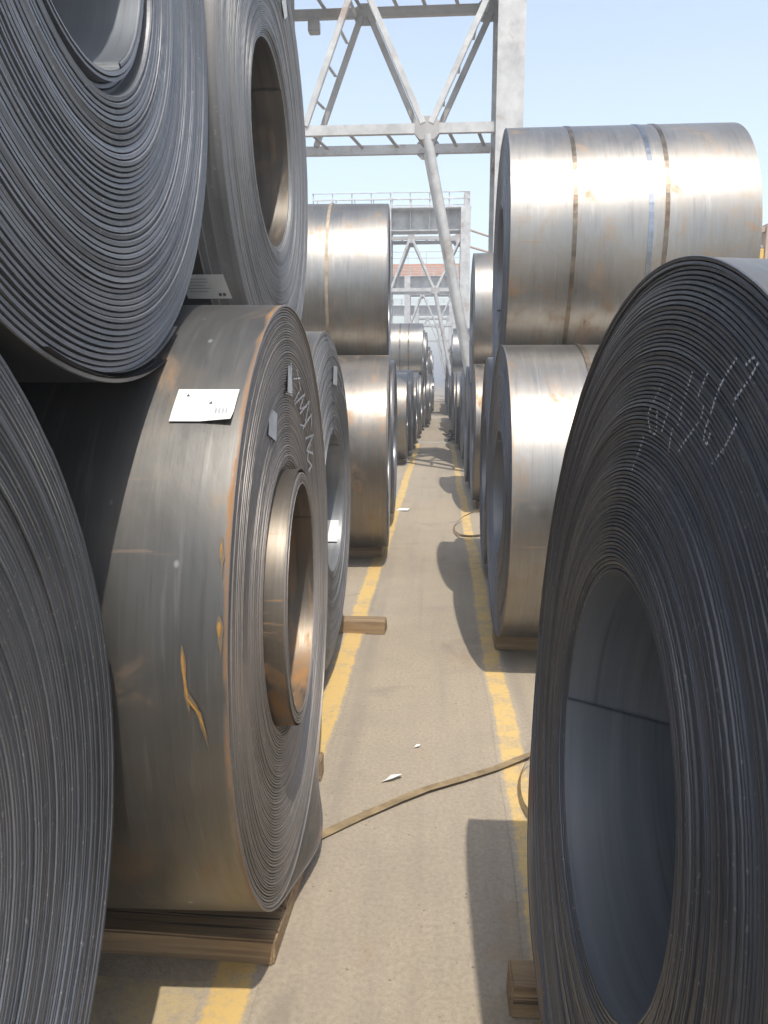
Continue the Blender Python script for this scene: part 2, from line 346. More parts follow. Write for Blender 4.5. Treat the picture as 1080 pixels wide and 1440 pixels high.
def coil_meshes(key, side, R, rb, W, n, seg, mats, tail=-1.0, rough=0.0015, dish=None, lobe=None, lift=0.0, seed=0, hi=True, skew=0.0):
    g = np.random.default_rng(seed + 5)
    t, N, i, r, th = spiral_arrays(R, rb, n, seg, tail)
    zo = R                                     # origin at the coil's base, under its axis
    hw = W / 2
    # axial offset of every wrap (telescoping and uneven winding)
    kk = g.normal(0, rough * 0.75, n * 2 + 5); off = np.interp(i / seg * 1.6, np.arange(len(kk)), kk) + g.normal(0, 0.00022, N + 1)
    slow = np.interp(i / seg, np.arange(0, n + 8, 4), g.normal(0, rough * 1.1, len(np.arange(0, n + 8, 4)))); off = off + slow
    if dish is not None: off = off + dish(r, th)
    lf = np.zeros(N + 1)
    if lift: lf = lift * np.clip((i - (N - seg * 0.13)) / (seg * 0.13), 0, 1) ** 2
    loff = np.zeros(N + 1)
    if lobe is not None:
        m = i >= N - seg; loff[m] = lobe(th[m])
    out = {}
    if hi:
        fr = np.array([0.0, 0.12, 0.27, 0.86]); dp = np.array([-0.85 * t - 0.002, -0.20 * t, 0.02 * t, 0.0])
        tw = np.full(N + 1, t); tw[:N + 1 - seg] = r[seg:] - r[:N + 1 - seg]
        tl = np.interp(i / seg * 1.3, np.arange(n * 2 + 5), g.normal(0, 0.055 * t, n * 2 + 5))
        dp = np.broadcast_to(dp[None], (N + 1, 4)).copy(); dp[:, 2] += tl; dp[:, 3] -= tl
        rr = r[:, None] + tw[:, None] * fr[None] + lf[:, None]; xx = side * (hw + off[:, None] + dp + loff[:, None])
        V = np.stack([xx, rr * np.cos(th)[:, None], rr * np.sin(th)[:, None] + zo], -1).reshape(-1, 3)
        uv = np.stack([(th[:, None] * rr), rr], -1).reshape(-1, 2)
        F = grid_faces(N + 1, 4)
        ia = np.arange(N - seg)                # join each wrap to the next one outward
        ia = ia[(lf[ia + seg] < 0.002) & (loff[ia + seg] < 0.008)]
        J = np.stack([ia * 4 + 3, (ia + 1) * 4 + 3, (ia + 1 + seg) * 4, (ia + seg) * 4], 1)
        F = np.concatenate([F, J])
        # closing ring of the outermost wrap
        io = np.arange(N - seg, N + 1); ro = r[io] + t + lf[io]
        Vo = np.stack([side * (hw + off[io] - 0.25 * t + loff[io]), ro * np.cos(th[io]), ro * np.sin(th[io]) + zo], 1)
        b = len(V); V = np.concatenate([V, Vo]); uv = np.concatenate([uv, np.stack([th[io] * ro, ro], 1)])
        q = np.arange(seg); Q = np.stack([(io[0] + q) * 4 + 3, (io[0] + q + 1) * 4 + 3, b + q + 1, b + q], 1)
        F = np.concatenate([F, Q])
        if side > 0: F = F[:, ::-1]
        out['face'] = mesh_np('wound_edge', V, F, mats[1], uv, smooth=False)
    else:
        def flat(sd, nm):
            a = np.linspace(0, 2 * PI, seg + 1); rs = np.linspace(rb, R, 5); ofs = g.normal(0, 0.004, 5)
            A, Q = np.meshgrid(a, rs, indexing='ij')
            V = np.stack([np.broadcast_to(sd * (hw + ofs), A.shape), Q * np.cos(A), Q * np.sin(A) + zo], -1).reshape(-1, 3)
            uv = np.stack([A * Q, Q], -1).reshape(-1, 2); F = grid_faces(seg + 1, 5)
            return mesh_np(nm, V, F if sd < 0 else F[:, ::-1], mats[1], uv)
        out['face'] = flat(side, 'wound_edge')
    def flat_back(sd):
        a = np.linspace(0, 2 * PI, 49); rs = np.array([rb, (rb + R) / 2, R - 0.25 * t]); A, Q = np.meshgrid(a, rs, indexing='ij')
        V = np.stack([np.full(A.shape, sd * (hw - 0.002)), Q * np.cos(A), Q * np.sin(A) + zo], -1).reshape(-1, 3)
        F = grid_faces(49, 3)
        return mesh_np('wound_edge', V, F if sd < 0 else F[:, ::-1], 'edge_far', np.stack([A * Q, Q], -1).reshape(-1, 2))
    out['back'] = flat_back(-side)
    # outer wrap
    nu = 13 if hi else 5
    if hi:
        io = np.arange(N - seg, N + 1); th_o = th[io]; ro = r[io] + t + lf[io]; ex = off[io] - 0.25 * t + loff[io]
    else:
        th_o = np.linspace(tail - 2 * PI, tail, seg + 1); ro = np.full(seg + 1, R); ex = np.zeros(seg + 1)
    u = np.linspace(0, 1, nu)
    xs = -side * hw + side * (W + ex[:, None]) * u[None]
    wob = 0.0012 * np.sin(3 * th_o + seed)[:, None] * np.ones(nu)[None]
    rr = ro[:, None] + (wob if hi else 0)
    rr = rr - 0.004 * np.clip((np.abs(u - 0.5) - 0.46) / 0.04, 0, 1)[None] * 0.3
    V = np.stack([xs, rr * np.cos(th_o)[:, None], rr * np.sin(th_o)[:, None] + zo], -1).reshape(-1, 3)
    uv = np.stack([xs, rr * th_o[:, None]], -1).reshape(-1, 2)
    ed = np.broadcast_to(np.abs(2 * u - 1)[None], xs.shape).ravel() if False else np.broadcast_to(1 - (hw - np.abs(xs)) / 2.0, xs.shape).ravel()
    F = grid_faces(seg + 1, nu); F = F if side > 0 else F[:, ::-1]
    if hi:                                     # squared tail end of the strip
        b = len(V); e = (seg) * nu
        Vt = V[e:e + nu].copy(); ra = (ro[-1] - t) / ro[-1]
        Vt[:, 1] *= ra; Vt[:, 2] = (Vt[:, 2] - zo) * ra + zo
        V = np.concatenate([V, Vt]); uv = np.concatenate([uv, uv[e:e + nu]]); ed = np.concatenate([ed, ed[e:e + nu]])
        q = np.arange(nu - 1); F = np.concatenate([F, np.stack([e + q, e + q + 1, b + q + 1, b + q], 1)])
        if lift:                               # underside of the raised end and the wrap below it
            il = np.arange(int(N - seg * 0.13), N + 1)
            for rad in (r[il] + lf[il] + 0.0005, r[il] - 0.0005):
                b = len(V); x2 = np.broadcast_to(np.linspace(-hw, hw, 3)[None], (len(il), 3)); R2 = rad[:, None] * np.ones((1, 3))
                V = np.concatenate([V, np.stack([x2, R2 * np.cos(th[il])[:, None], R2 * np.sin(th[il])[:, None] + zo], -1).reshape(-1, 3)])
                uv = np.concatenate([uv, np.stack([x2, R2 * th[il][:, None]], -1).reshape(-1, 2)]); ed = np.concatenate([ed, np.zeros(x2.size)])
                F = np.concatenate([F, grid_faces(len(il), 3, b)])
    out['outer'] = mesh_np('outer_wrap', V, F, mats[0], uv, edge=ed)
    if lobe is not None:                       # inner side of the wrap where it stands out beyond the face
        ri = ro - 0.98 * t; us = np.linspace(0, 1, 4)
        x2 = side * (hw + off[io][:, None] - 0.02 + (loff[io][:, None] + 0.02 - 0.25 * t) * us[None])
        V = np.stack([x2, np.broadcast_to((ri * np.cos(th_o))[:, None], x2.shape), np.broadcast_to((ri * np.sin(th_o))[:, None] + zo, x2.shape)], -1).reshape(-1, 3)
        F = grid_faces(seg + 1, 4); out['lip'] = mesh_np('wrap_lip', V, F if side < 0 else F[:, ::-1], 'steel_core', np.stack([x2, np.broadcast_to((ri * th_o)[:, None], x2.shape)], -1).reshape(-1, 2), edge=np.zeros(len(V)))
    # bore
    if hi: io = np.arange(0, seg + 1); th_b = th[io]; rbv = r[io]; ex = off[io] - 0.3 * t
    else: th_b = np.linspace(0, 2 * PI, seg + 1); rbv = np.full(seg + 1, rb); ex = np.zeros(seg + 1)
    xs = -side * hw + side * (W + ex[:, None]) * np.linspace(0, 1, 5)[None]
    TB = th_b[:, None] + skew * (hw - side * xs)
    V = np.stack([xs, rbv[:, None] * np.cos(TB), rbv[:, None] * np.sin(TB) + zo], -1).reshape(-1, 3)
    uv = np.stack([xs, np.broadcast_to((rbv * th_b)[:, None], xs.shape)], -1).reshape(-1, 2)
    F = grid_faces(seg + 1, 5); F = F if side < 0 else F[:, ::-1]
    if hi:                                     # the step where the strip starts inside the bore
        e = seg * 5; b = 0; q = np.arange(4); F = np.concatenate([F, np.stack([e + q, e + q + 1, b + q + 1, b + q], 1)])
    out['bore'] = mesh_np('bore_wall', V, F, mats[2], uv, edge=np.zeros(len(V)))
    return out

CACHE = {}
COILS = {}
def coil(cid, label, side, fx, y, R, W, base_z=0.1, yaw=0.0, n=60, seg=96, mats=('steel_grey', 'edge_grey', 'steel_bore'), rb=0.38, hi=True, group=None, share=None, **k):
    """fx: X of the aisle-side face centre; the coil lies with its axis across the aisle"""
    yaw = -yaw
    root = thing('steel_coil', label, 'steel coil', (0, 0, 0), yaw, group)
    root.location = (fx - side * math.cos(yaw) * W / 2, y - side * math.sin(yaw) * W / 2, base_z)
    if share and share in CACHE: ms = CACHE[share]
    else:
        ms = coil_meshes(cid, side, R, rb, W, n, seg, mats, hi=hi, seed=len(COILS), **k)
        if share: CACHE[share] = ms
    obj('outer_wrap', ms['outer'], root); obj('wound_edge', ms['face'], root); obj('wound_edge', ms['back'], root); obj('bore_wall', ms['bore'], root)
    if 'lip' in ms: obj('wrap_lip', ms['lip'], root)
    COILS[cid] = dict(root=root, R=R, W=W, y=y, zc=base_z + R, side=side, fx=fx, yaw=yaw)
    return root
def strap(cid, d, mat, width=0.032, lean=0.0, proud=0.003):
    """steel strap round the coil, d metres in from the aisle-side face"""
    c = COILS[cid]; a = np.linspace(0, 2 * PI, 97); R = c['R'] + proud; x0 = c['side'] * (c['W'] / 2 - d)
    V = []
    for s in a:
        x = x0 + lean * math.sin(s)
        for dx, rr in ((-width / 2, R - proud - 0.004), (-width / 2, R), (width / 2, R), (width / 2, R - proud - 0.004)): V.append((x + dx, rr * math.cos(s), rr * math.sin(s) + c['R']))
    F = grid_faces(97, 4)
    obj('strap', mesh_np('strap', V, F, mat, smooth=False), c['root'])
def wrap_patch(cid, name, d0, d1, a0, a1, mat, proud=0.003, skew=0.0, nx=4, na=10, curl=0.0):
    """a sheet lying on the outer wrap: d metres from the aisle face, angles in degrees"""
    c = COILS[cid]; V = []
    for i in range(nx + 1):
        for j in range(na + 1):
            d = d0 + (d1 - d0) * i / nx + skew * (j / na - 0.5); a = math.radians(a0 + (a1 - a0) * j / na); r = c['R'] + proud
            if curl and i <= 1 and j >= na - 2: r += curl * (j - na + 3) / 3 * (2 - i) / 2
            V.append((c['side'] * (c['W'] / 2 - d), r * math.cos(a), r * math.sin(a) + c['R']))
    return obj(name, mesh_np(name, V, grid_faces(nx + 1, na + 1), mat, smooth=True), c['root'])
def face_patch(cid, name, poly, mat, proud=0.006):
    """flat sheet on the aisle-side face; poly in metres (y, z) from the coil's centre"""
    c = COILS[cid]; bm = bmesh.new(); x = c['side'] * (c['W'] / 2 + proud)
    vs = [bm.verts.new((x + c['side'] * 0.0004 * (i % 2), p[0], p[1] + c['R'])) for i, p in enumerate(poly)]; bm.faces.new(vs)
    return obj(name, bm_mesh(name, bm, mat), c['root'])
def chalk(cid, strokes, n, rb=0.38, width=0.007, tail=-1.0, proud=0.0035, solid=False, fill=0.55, dish=None):
    """paint-stick writing that only catches the crest of each wrap"""
    c = COILS[cid]; R = c['R']; t = (R - rb) / (n + 0.5); V = []; F = []; x = c['side'] * (c['W'] / 2 + proud)
    for st in strokes:
        P = np.array(st, float); L = np.hypot(*(P[1:] - P[:-1]).T)
        for (p, q, l) in zip(P[:-1], P[1:], L):
            m = max(2, int(l / 0.0012))
            for s in np.linspace(0, 1, m):
                y, z = p + (q - p) * s; r = math.hypot(y, z); th = math.atan2(z, y)
                turns = (th - tail) / (2 * PI); ph = ((r - rb) / t * 1.0 - turns) % 1.0
                if not solid and abs(ph - 0.5) > fill / 2: continue
                if random.random() < 0.25: continue
                w2 = width * random.uniform(0.35, 0.6); hy, hz = w2 * -math.sin(th), w2 * math.cos(th); ry, rz = 0.0012 * math.cos(th), 0.0012 * math.sin(th)
                b = len(V); xx = x + c['side'] * (random.uniform(0, 0.0006) + (float(dish(np.array(r), th)) if dish else 0.0))
                V += [(xx, y - hy - ry, z - hz - rz + R), (xx, y + hy - ry, z + hz - rz + R), (xx, y + hy + ry, z + hz + rz + R), (xx, y - hy + ry, z - hz + rz + R)]; F.append((b, b + 1, b + 2, b + 3))
    if V: obj('chalk_marking', mesh_np('chalk_marking', V, F, 'chalk', smooth=False), c['root'])['kind'] = 'stuff'

def rest_on(a, b, R):
    """centre of a coil of radius R lying in the saddle between coils a and b"""
    A, B = COILS[a], COILS[b]; ra, rb_ = A['R'] + R, B['R'] + R
    p, q = Vector((A['y'], A['zc'])), Vector((B['y'], B['zc'])); d = (q - p).length
    x = (d * d + ra * ra - rb_ * rb_) / (2 * d); h = math.sqrt(max(0, ra * ra - x * x)); e = (q - p) / d; n = Vector((-e.y, e.x))
    if n.y < 0: n = -n
    c = p + e * x + n * h; return c.x, c.y - R

def sm(a, b, x): 
    t = np.clip((x - a) / (b - a), 0, 1); return t * t * (3 - 2 * t)
def wrapdeg(th): return (np.degrees(th) + 180) % 360 - 180

# nearest coils, left
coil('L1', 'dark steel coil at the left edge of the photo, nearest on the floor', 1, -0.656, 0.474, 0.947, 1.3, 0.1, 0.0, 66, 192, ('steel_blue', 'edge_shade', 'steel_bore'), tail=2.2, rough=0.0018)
def dishL2(r, th):
    core = (1 - sm(0.400, 0.402, r)) * (0.026 - 0.011 * np.cos(th))
    return -0.018 * (1 - sm(0.60, 0.80, r)) * (r > 0.402) - 0.016 * (1 - sm(0.41, 0.45, r)) * (r > 0.402) + core
def lobeL2(th):
    d = wrapdeg(th); return 0.004 + 0.062 * np.exp(-((d + 84) / 15.0) ** 2)
coil('L2', 'grey coil with a white paper label and a rusty core pushed out of its bore', 1, -0.466, 2.408, 0.922, 1.35, 0.085, -0.03, 72, 192, ('steel_grey', 'edge_warm', 'steel_core'), tail=0.6, rough=0.0013, dish=dishL2, lobe=lobeL2, rb=0.362)
coil('L3', 'grey coil on the floor just behind the one with the pushed-out core', 1, -0.581, 4.208, 0.93, 1.3, 0.1, 0.0, 84, 144, ('steel_warm', 'edge_grey', 'steel_bore'), tail=0.9, rough=0.0013, dish=lambda r, th: -0.03 * sm(0.80, 0.93, r))
coil('L4', 'narrow warm-grey coil showing its round side, under the rust-strapped upper coil', 1, -0.485, 7.40, 0.92, 1.3, 0.1, -0.045, 60, 96, ('steel_warm', 'edge_grey', 'steel_bore'), tail=0.9)
coil('L5', 'floor coil peeping out behind the narrow warm-grey coil on the left', 1, -0.535, 9.26, 0.92, 1.3, 0.1, -0.02, 60, 96, ('steel_blue', 'edge_dark', 'steel_bore'), tail=0.9)
# nearest coils, right
def dishR1(r, th): return 0.022 * (1 - sm(0.40, 0.80, r)) - 0.010 * sm(0.83, 0.86, r) + 0.006 * sm(0.872, 0.876, r) - 0.010 * (1 - sm(0.37, 0.40, r)) + 0.0015 * np.sin(r * 60)
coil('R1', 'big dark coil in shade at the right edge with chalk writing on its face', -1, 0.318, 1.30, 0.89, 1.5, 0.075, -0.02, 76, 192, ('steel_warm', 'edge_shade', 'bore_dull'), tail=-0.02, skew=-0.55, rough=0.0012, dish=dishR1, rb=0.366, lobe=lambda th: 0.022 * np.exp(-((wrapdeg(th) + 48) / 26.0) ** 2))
COILS['R1']['root'].rotation_euler.y = 0.046; COILS['R1']['root'].location.x -= 0.044
coil('R2', 'bright lower coil on the right lying on a timber under the strapped upper coil', -1, 0.376, 4.856, 0.909, 1.5, 0.1, -0.008, 80, 144, ('steel_bright', 'edge_dark', 'steel_bore'), tail=0.9, lobe=lambda th: 0.006 + 0 * th)
coil('R2b', 'dark floor coil hidden mostly behind the bright lower right coil', -1, 0.40, 6.76, 0.90, 1.5, 0.1, 0.01, 80, 96, ('steel_blue', 'edge_dark', 'steel_bore'), tail=0.9)
coil('R3', 'bright narrow-looking floor coil beyond the right frame column, under an upper coil', -1, 0.45, 10.45, 0.91, 1.5, 0.1, 0.0, 70, 96, ('steel_warm', 'edge_dark', 'steel_bore'), tail=0.9)
coil('R4', 'floor coil just behind the bright floor coil beyond the right frame column', -1, 0.42, 12.3, 0.91, 1.5, 0.1, 0.0, 70, 96, ('steel_blue', 'edge_dark', 'steel_bore'), tail=0.9)
# upper layer
y, z = rest_on('L1', 'L2', 0.915)
coil('U1', 'large upper left coil with coarse wraps and a loose tail at its bottom', 1, -0.645, y, 0.915, 1.35, z + 0.02, -0.04, 50, 192, ('steel_blue', 'edge_blue', 'bore_dull'), tail=math.radians(-60), lift=0.05, rb=0.325, rough=0.0016, dish=lambda r, th: -0.028 * (1 - sm(0.37, 0.375, r)) + 0.022 * (1 - sm(0.345, 0.35, r)) - 0.012 * sm(0.80, 0.90, r))
y, z = rest_on('L2', 'L3', 0.923)
coil('U2', 'pale upper left coil with smooth fine wraps and a deep open bore', 1, -0.68, y, 0.923, 1.30, z, -0.013, 88, 192, ('steel_blue', 'edge_grey', 'steel_warm'), tail=0.9, rough=0.0010, dish=lambda r, th: -0.055 * sm(0.868, 0.872, r) - 0.03 * sm(0.888, 0.891, r) - 0.02 * sm(0.906, 0.909, r) - 0.012 * (1 - sm(0.39, 0.41, r)))
y, z = rest_on('L4', 'L5', 0.90)
coil('U3', 'upper left coil seen from its round side with one rusty strap', 1, -0.545, y, 0.90, 1.3, z, -0.045, 60, 96, ('steel_bright', 'edge_dark', 'steel_bore'), tail=0.9)
y, z = rest_on('R2', 'R2b', 0.888)
coil('V1', 'large bright upper right coil with three steel straps round it', -1, 0.425, y, 0.888, 1.48, z, 0.008, 80, 144, ('steel_bright', 'edge_dark', 'steel_bore'), tail=-0.9)
y, z = rest_on('R3', 'R4', 0.90)
coil('V2', 'upper right coil behind the large strapped one, beyond the frame column', -1, 0.45, y, 0.90, 1.5, z, 0.0, 70, 96, ('steel_bright', 'edge_dark', 'steel_bore'), tail=0.9)

# rows running away down the aisle
FAR = ['steel_bright', 'steel_blue', 'steel_warm', 'steel_grey']
ORD = ['sixth', 'seventh', 'eighth', 'ninth', 'tenth', 'eleventh', 'twelfth']
FS = 1.64                                      # size of the frames
FRAMES = [14.19 + 23.0 * i for i in range(4)]
def far_row(side, start, end, rowname, count0, spec):
    y = start; ids = []; k = 0
    while y < end:
        if any(abs(y - f) < 1.65 for f in FRAMES): y += 0.2; continue
        R = [0.92, 0.88, 0.91, 0.86][(k * 7 + (side > 0)) % 4]; W = [1.0, 1.2, 0.95, 1.05][k % 4] if side > 0 else 1.5
        fx = spec.get(k, random.uniform(-0.62, -0.42) if side > 0 else random.uniform(0.38, 0.5))
        m = FAR[(k * 3 + (1 if side < 0 else 0)) % 4]; cid = rowname + str(k)
        if k < 7 - (count0 - 6): lab = '%s steel coil from the camera in the %s' % (ORD[k + count0 - 6], rowname); grp = None
        else: lab = 'distant steel coil far down the %s' % rowname; grp = 'distant coils of the ' + rowname
        coil(cid, lab, side, fx, y, R, W, 0.1, random.uniform(-0.02, 0.02), 30, 64, (m, 'edge_far', 'steel_bore'), hi=False, group=grp, share=(side, R, W, m))
        ids.append(cid); y += 2 * R + random.uniform(0.02, 0.10); k += 1
    return ids
LF = far_row(1, 15.95, 62, 'lower left row', 6, {0: -0.66, 1: -0.62, 2: -0.58, 3: -0.58, 7: -0.36, 8: -0.33, 12: -0.3})
RF = far_row(-1, 15.9, 62, 'lower right row', 6, {})
def far_upper(ids, side, rowname, ymin, gaps=()):
    k = 0
    for a, b in zip(ids[:-1], ids[1:]):
        if COILS[b]['y'] - COILS[a]['y'] > 2.0 or COILS[a]['y'] < ymin or any(g0 < COILS[a]['y'] < g1 for g0, g1 in gaps): continue
        R = 0.88; y, z = rest_on(a, b, R); W = 1.0 if side > 0 else 1.5; m = FAR[(k + (0 if side > 0 else 1)) % 4]; cid = rowname + str(k)
        lab = ('dark-strapped upper coil on the left, first beyond the rust-strapped one', 'upper coil on the right, first beyond the open stretch of the row')[side < 0] if k == 0 else 'distant steel coil far down the %s' % rowname
        coil(cid, lab, side, (-0.5 if side > 0 else 0.45) + random.uniform(-0.05, 0.05), y, R, W, z, random.uniform(-0.02, 0.02), 30, 64, (m, 'edge_far', 'steel_bore'), hi=False, group=None if k == 0 else 'distant coils of the ' + rowname, share=(side, R, W, m))
        k += 1
far_upper(LF, 1, 'upper left row', 23.0, gaps=((27.5, 36),))
far_upper(RF, -1, 'upper right row', 25.0)

# straps
strap('V1', 0.385, 'strap_dark', 0.027, 0.012); strap('V1', 0.835, 'strap_blue', 0.030, 0.01); strap('V1', 0.925, 'strap_dark', 0.027, 0.03)
strap('U3', 0.57, 'strap_rust', 0.03); strap('R2', 0.43, 'strap_dark', 0.03, 0.012)
if 'upper left row0' in COILS: strap('upper left row0', 0.42, 'strap_dark', 0.04); strap('upper left row0', 0.68, 'strap_dark', 0.04)

# outer skin of the core pushed out of the grey coil
c = COILS['L2']; a = np.linspace(0, 2 * PI, 129); us = np.linspace(0, 1, 5); rc_ = 0.4125
X = c['W'] / 2 - 0.035 + (0.035 + 0.026 - 0.011 * np.cos(a) - 0.003)[:, None] * us[None]
V = np.stack([X, np.broadcast_to(rc_ * np.cos(a)[:, None], X.shape), np.broadcast_to(rc_ * np.sin(a)[:, None] + c['R'], X.shape)], -1).reshape(-1, 3)
obj('core_skin', mesh_np('core_skin', V, grid_faces(129, 5), 'steel_core', np.stack([X, np.broadcast_to((rc_ * a)[:, None], X.shape)], -1).reshape(-1, 2), edge=np.zeros(len(V))), c['root'])

# ------------------------------------------------------------------ labels and writing on the coils
wrap_patch('L2', 'paper_label', 0.018, 0.160, 133.4, 139.4, 'paper', 0.004, 0.006, curl=0.010)
def mark(cid, d, a, w, h, mat, tri=False):
    c = COILS[cid]; r = c['R'] + 0.0055; bm = bmesh.new(); a = math.radians(a); P = []
    sh = [(-1, -1), (1, -1), (0.1, 1)] if tri else [(-1, -1), (1, -1), (1, 1), (-1, 1)]
    for sx, sy in sh:
        aa = a - sy * h / r / 2; P.append(bm.verts.new((c['side'] * (c['W'] / 2 - d + sx * w / 2), r * math.cos(aa), r * math.sin(aa) + c['R'])))
    bm.faces.new(P); obj('printed_mark', bm_mesh('printed_mark', bm, mat), c['root'])
mark('L2', 0.131, 134.6, 0.008, 0.008, 'ink', True); mark('L2', 0.075, 136.0, 0.009, 0.008, 'ink', True)
for k in range(4): mark('L2', 0.060 - 0.008 * k, 137.6, 0.005, 0.016, 'ink_pale')
wrap_patch('U2', 'paper_label', 0.035, 0.185, -140.4, -134.5, 'paper_grey', 0.004, -0.012)
for k in range(5): mark('U2', 0.135 - 0.005 * (k % 2), -139.4 + 0.75 * k, 0.075 - 0.012 * (k % 3), 0.004, 'ink_pale')
for k in range(2): mark('U2', 0.066 - 0.014 * k, -135.6, 0.010, 0.012, 'ink')

def stain(cid, pts, wid, name='rust_stain', mat='rust_paint'):
    c = COILS[cid]; V = []; rs_ = random.Random(len(pts) * 7 + int(pts[0][0] * 1000))
    P = []
    for (a, b) in zip(pts[:-1], pts[1:]):
        for q in np.linspace(0, 1, 7)[:-1]: P.append((a[0] + (b[0] - a[0]) * q, a[1] + (b[1] - a[1]) * q))
    P.append(pts[-1]); n = len(P)
    for i, (x, a) in enumerate(P):
        t = i / (n - 1); w2 = 0.7 * wid * (math.sin(PI * min(1, t * 1.08 + 0.03)) ** 0.6) * rs_.uniform(0.25, 0.9) + 0.0006
        for sgn in (-1, 1):
            aa = math.radians(a); r = c['R'] + (0.0022 if mat == 'rust_halo' else 0.0034); xw = x + sgn * w2
            xl = xw - c['fx'] + c['side'] * c['W'] / 2
            V.append((xl, r * math.cos(aa), r * math.sin(aa) + c['R']))
    obj(name, mesh_np(name, V, grid_faces(n, 2), mat), c['root'])
MAT['rust_halo'] = simple('rust_halo', (0.20, 0.135, 0.07), 0.6, 0.3, 0.3, 50, col2=(0.17, 0.15, 0.12))
def halo_stain(cid, pts, wid): stain(cid, [(pts[0][0], pts[0][1] - 0.8)] + list(pts[1:-1]) + [(pts[-1][0] + 0.004, pts[-1][1] + 2.5)], wid * 1.9, 'rust_stain', 'rust_halo'); stain(cid, pts, wid)
halo_stain('L2', [(-0.556, 171.5), (-0.550, 175.7), (-0.545, 178.0)], 0.007)
halo_stain('L2', [(-0.548, 177.5), (-0.523, 179.6), (-0.506, 183.2)], 0.006)
halo_stain('L2', [(-0.478, 167.6), (-0.478, 169.6)], 0.009)
halo_stain('L2', [(-0.480, 157.4), (-0.479, 159.4)], 0.005)
chalk('R1',  [[(-0.367, 0.719), (-0.384, 0.727), (-0.395, 0.728), (-0.402, 0.722), (-0.377, 0.698), (-0.354, 0.677), (-0.356, 0.669), (-0.37, 0.662), (-0.37, 0.651), (-0.348, 0.628), (-0.317, 0.598)], [(-0.338, 0.728), (-0.319, 0.71), (-0.293, 0.676), (-0.274, 0.642), (-0.278, 0.625), (-0.291, 0.621), (-0.293, 0.636)], [(-0.261, 0.713), (-0.234, 0.685), (-0.233, 0.678), (-0.256, 0.672), (-0.254, 0.654), (-0.234, 0.632), (-0.199, 0.602)], [(-0.203, 0.718), (-0.185, 0.691), (-0.176, 0.661)], [(-0.184, 0.664), (-0.18, 0.637)], [(-0.126, 0.686), (-0.126, 0.651), (-0.115, 0.623)], [(-0.072, 0.701), (-0.034, 0.647), (-0.062, 0.617), (-0.087, 0.621), (-0.089, 0.631), (-0.077, 0.657)], [(-0.162, 0.634), (-0.156, 0.599)], [(-0.024, 0.612), (-0.003, 0.555)]], 76, 0.366, 0.0045, -0.02, 0.004, fill=0.5, dish=dishR1)
chalk('L2',  [[(0.011, 0.746), (0.099, 0.653)], [(-0.036, 0.655), (0.098, 0.645)], [(0.034, 0.735), (0.023, 0.65)], [(0.135, 0.729), (0.238, 0.664), (0.149, 0.624)], [(0.079, 0.697), (0.214, 0.701)], [(0.161, 0.615), (0.325, 0.645), (0.258, 0.595), (0.382, 0.6)], [(0.271, 0.578), (0.417, 0.617), (0.374, 0.529), (0.281, 0.539)], [(0.341, 0.522), (0.479, 0.569), (0.488, 0.504)], [(0.401, 0.482), (0.54, 0.486), (0.429, 0.434), (0.55, 0.413)], [(0.5, 0.456), (0.442, 0.4), (0.544, 0.366), (0.471, 0.353)]], 72, 0.362, 0.014, 0.6, 0.004, fill=0.6, dish=dishL2)
face_patch('L2', 'film_tag', [(-0.281, 0.622), (-0.161, 0.596), (-0.186, 0.517), (-0.306, 0.545)], 'film', -0.0145)
face_patch('L2', 'film_tag', [(-0.008, 0.746), (0.06, 0.73), (0.05, 0.65), (-0.033, 0.657)], 'film', -0.004)
face_patch('L3', 'film_tag', [(-0.002, 0.749), (0.15, 0.746), (0.13, 0.642), (-0.034, 0.65)], 'film', 0.006)
chalk('L3', [[(0.201, 0.732), (0.42, 0.648), (0.36, 0.619), (0.597, 0.526), (0.561, 0.466)], [(0.145, 0.683), (0.359, 0.605), (0.505, 0.558)]], 84, 0.38, 0.014, 0.9, 0.004, fill=0.6, dish=lambda r, th: -0.03 * sm(0.80, 0.93, r))
face_patch('U2', 'paper_label', [(0.197, 0.627), (0.30, 0.68), (0.327, 0.623), (0.256, 0.581)], 'paper_grey', 0.006)
c = COILS['L3']; V = []
for i in range(3):
    for j in range(5):
        a = math.radians(-48 + 22 * j / 4); V.append((c['W'] / 2 - 0.02 - 0.10 * i / 2, 0.374 * math.cos(a), 0.374 * math.sin(a) + c['R']))
obj('paper_label', mesh_np('paper_label', V, grid_faces(3, 5), 'paper'), c['root'])

# ------------------------------------------------------------------ timbers
def timber_mesh(L, D, Hh, seed):
    r = random.Random(seed); bm = bmesh.new(); bm_box(bm, (0, 0, Hh / 2), (L, D, Hh))
    bmesh.ops.subdivide_edges(bm, edges=[e for e in bm.edges if abs((e.verts[0].co - e.verts[1].co).x) > L * 0.5], cuts=5)
    for v in bm.verts:
        if v.co.z > 0.01: v.co.z -= r.uniform(0, 0.005)
        v.co.y += r.uniform(-0.004, 0.004); v.co.x += r.uniform(-0.004, 0.004)
    bmesh.ops.bevel(bm, geom=[e for e in bm.edges if e.calc_face_angle(0) > 0.6], offset=0.006, segments=2, affect='EDGES')
    return bm_mesh('timber', bm, 'timber')
def timber(x0, x1, y0, y1, h, label, seed=1, rz=0.0, group=None, me=None):
    o = obj('timber_block', me or timber_mesh(x1 - x0, y1 - y0, h, seed), None, ((x0 + x1) / 2, (y0 + y1) / 2, 0), (0, 0, rz))
    return tag(o, label, 'timber', group)
timber(-1.75, -0.458, 1.985, 2.46, 0.085, 'wide weathered timber under the coil with the pushed-out core', 2, -0.02)
timber(-1.5, -0.488, 3.02, 3.11, 0.105, 'timber end poking out behind the coil with the pushed-out core', 3)
timber(-0.98, -0.348, 4.985, 5.13, 0.088, 'loose squared timber sticking out across the left yellow line', 4, -0.02)
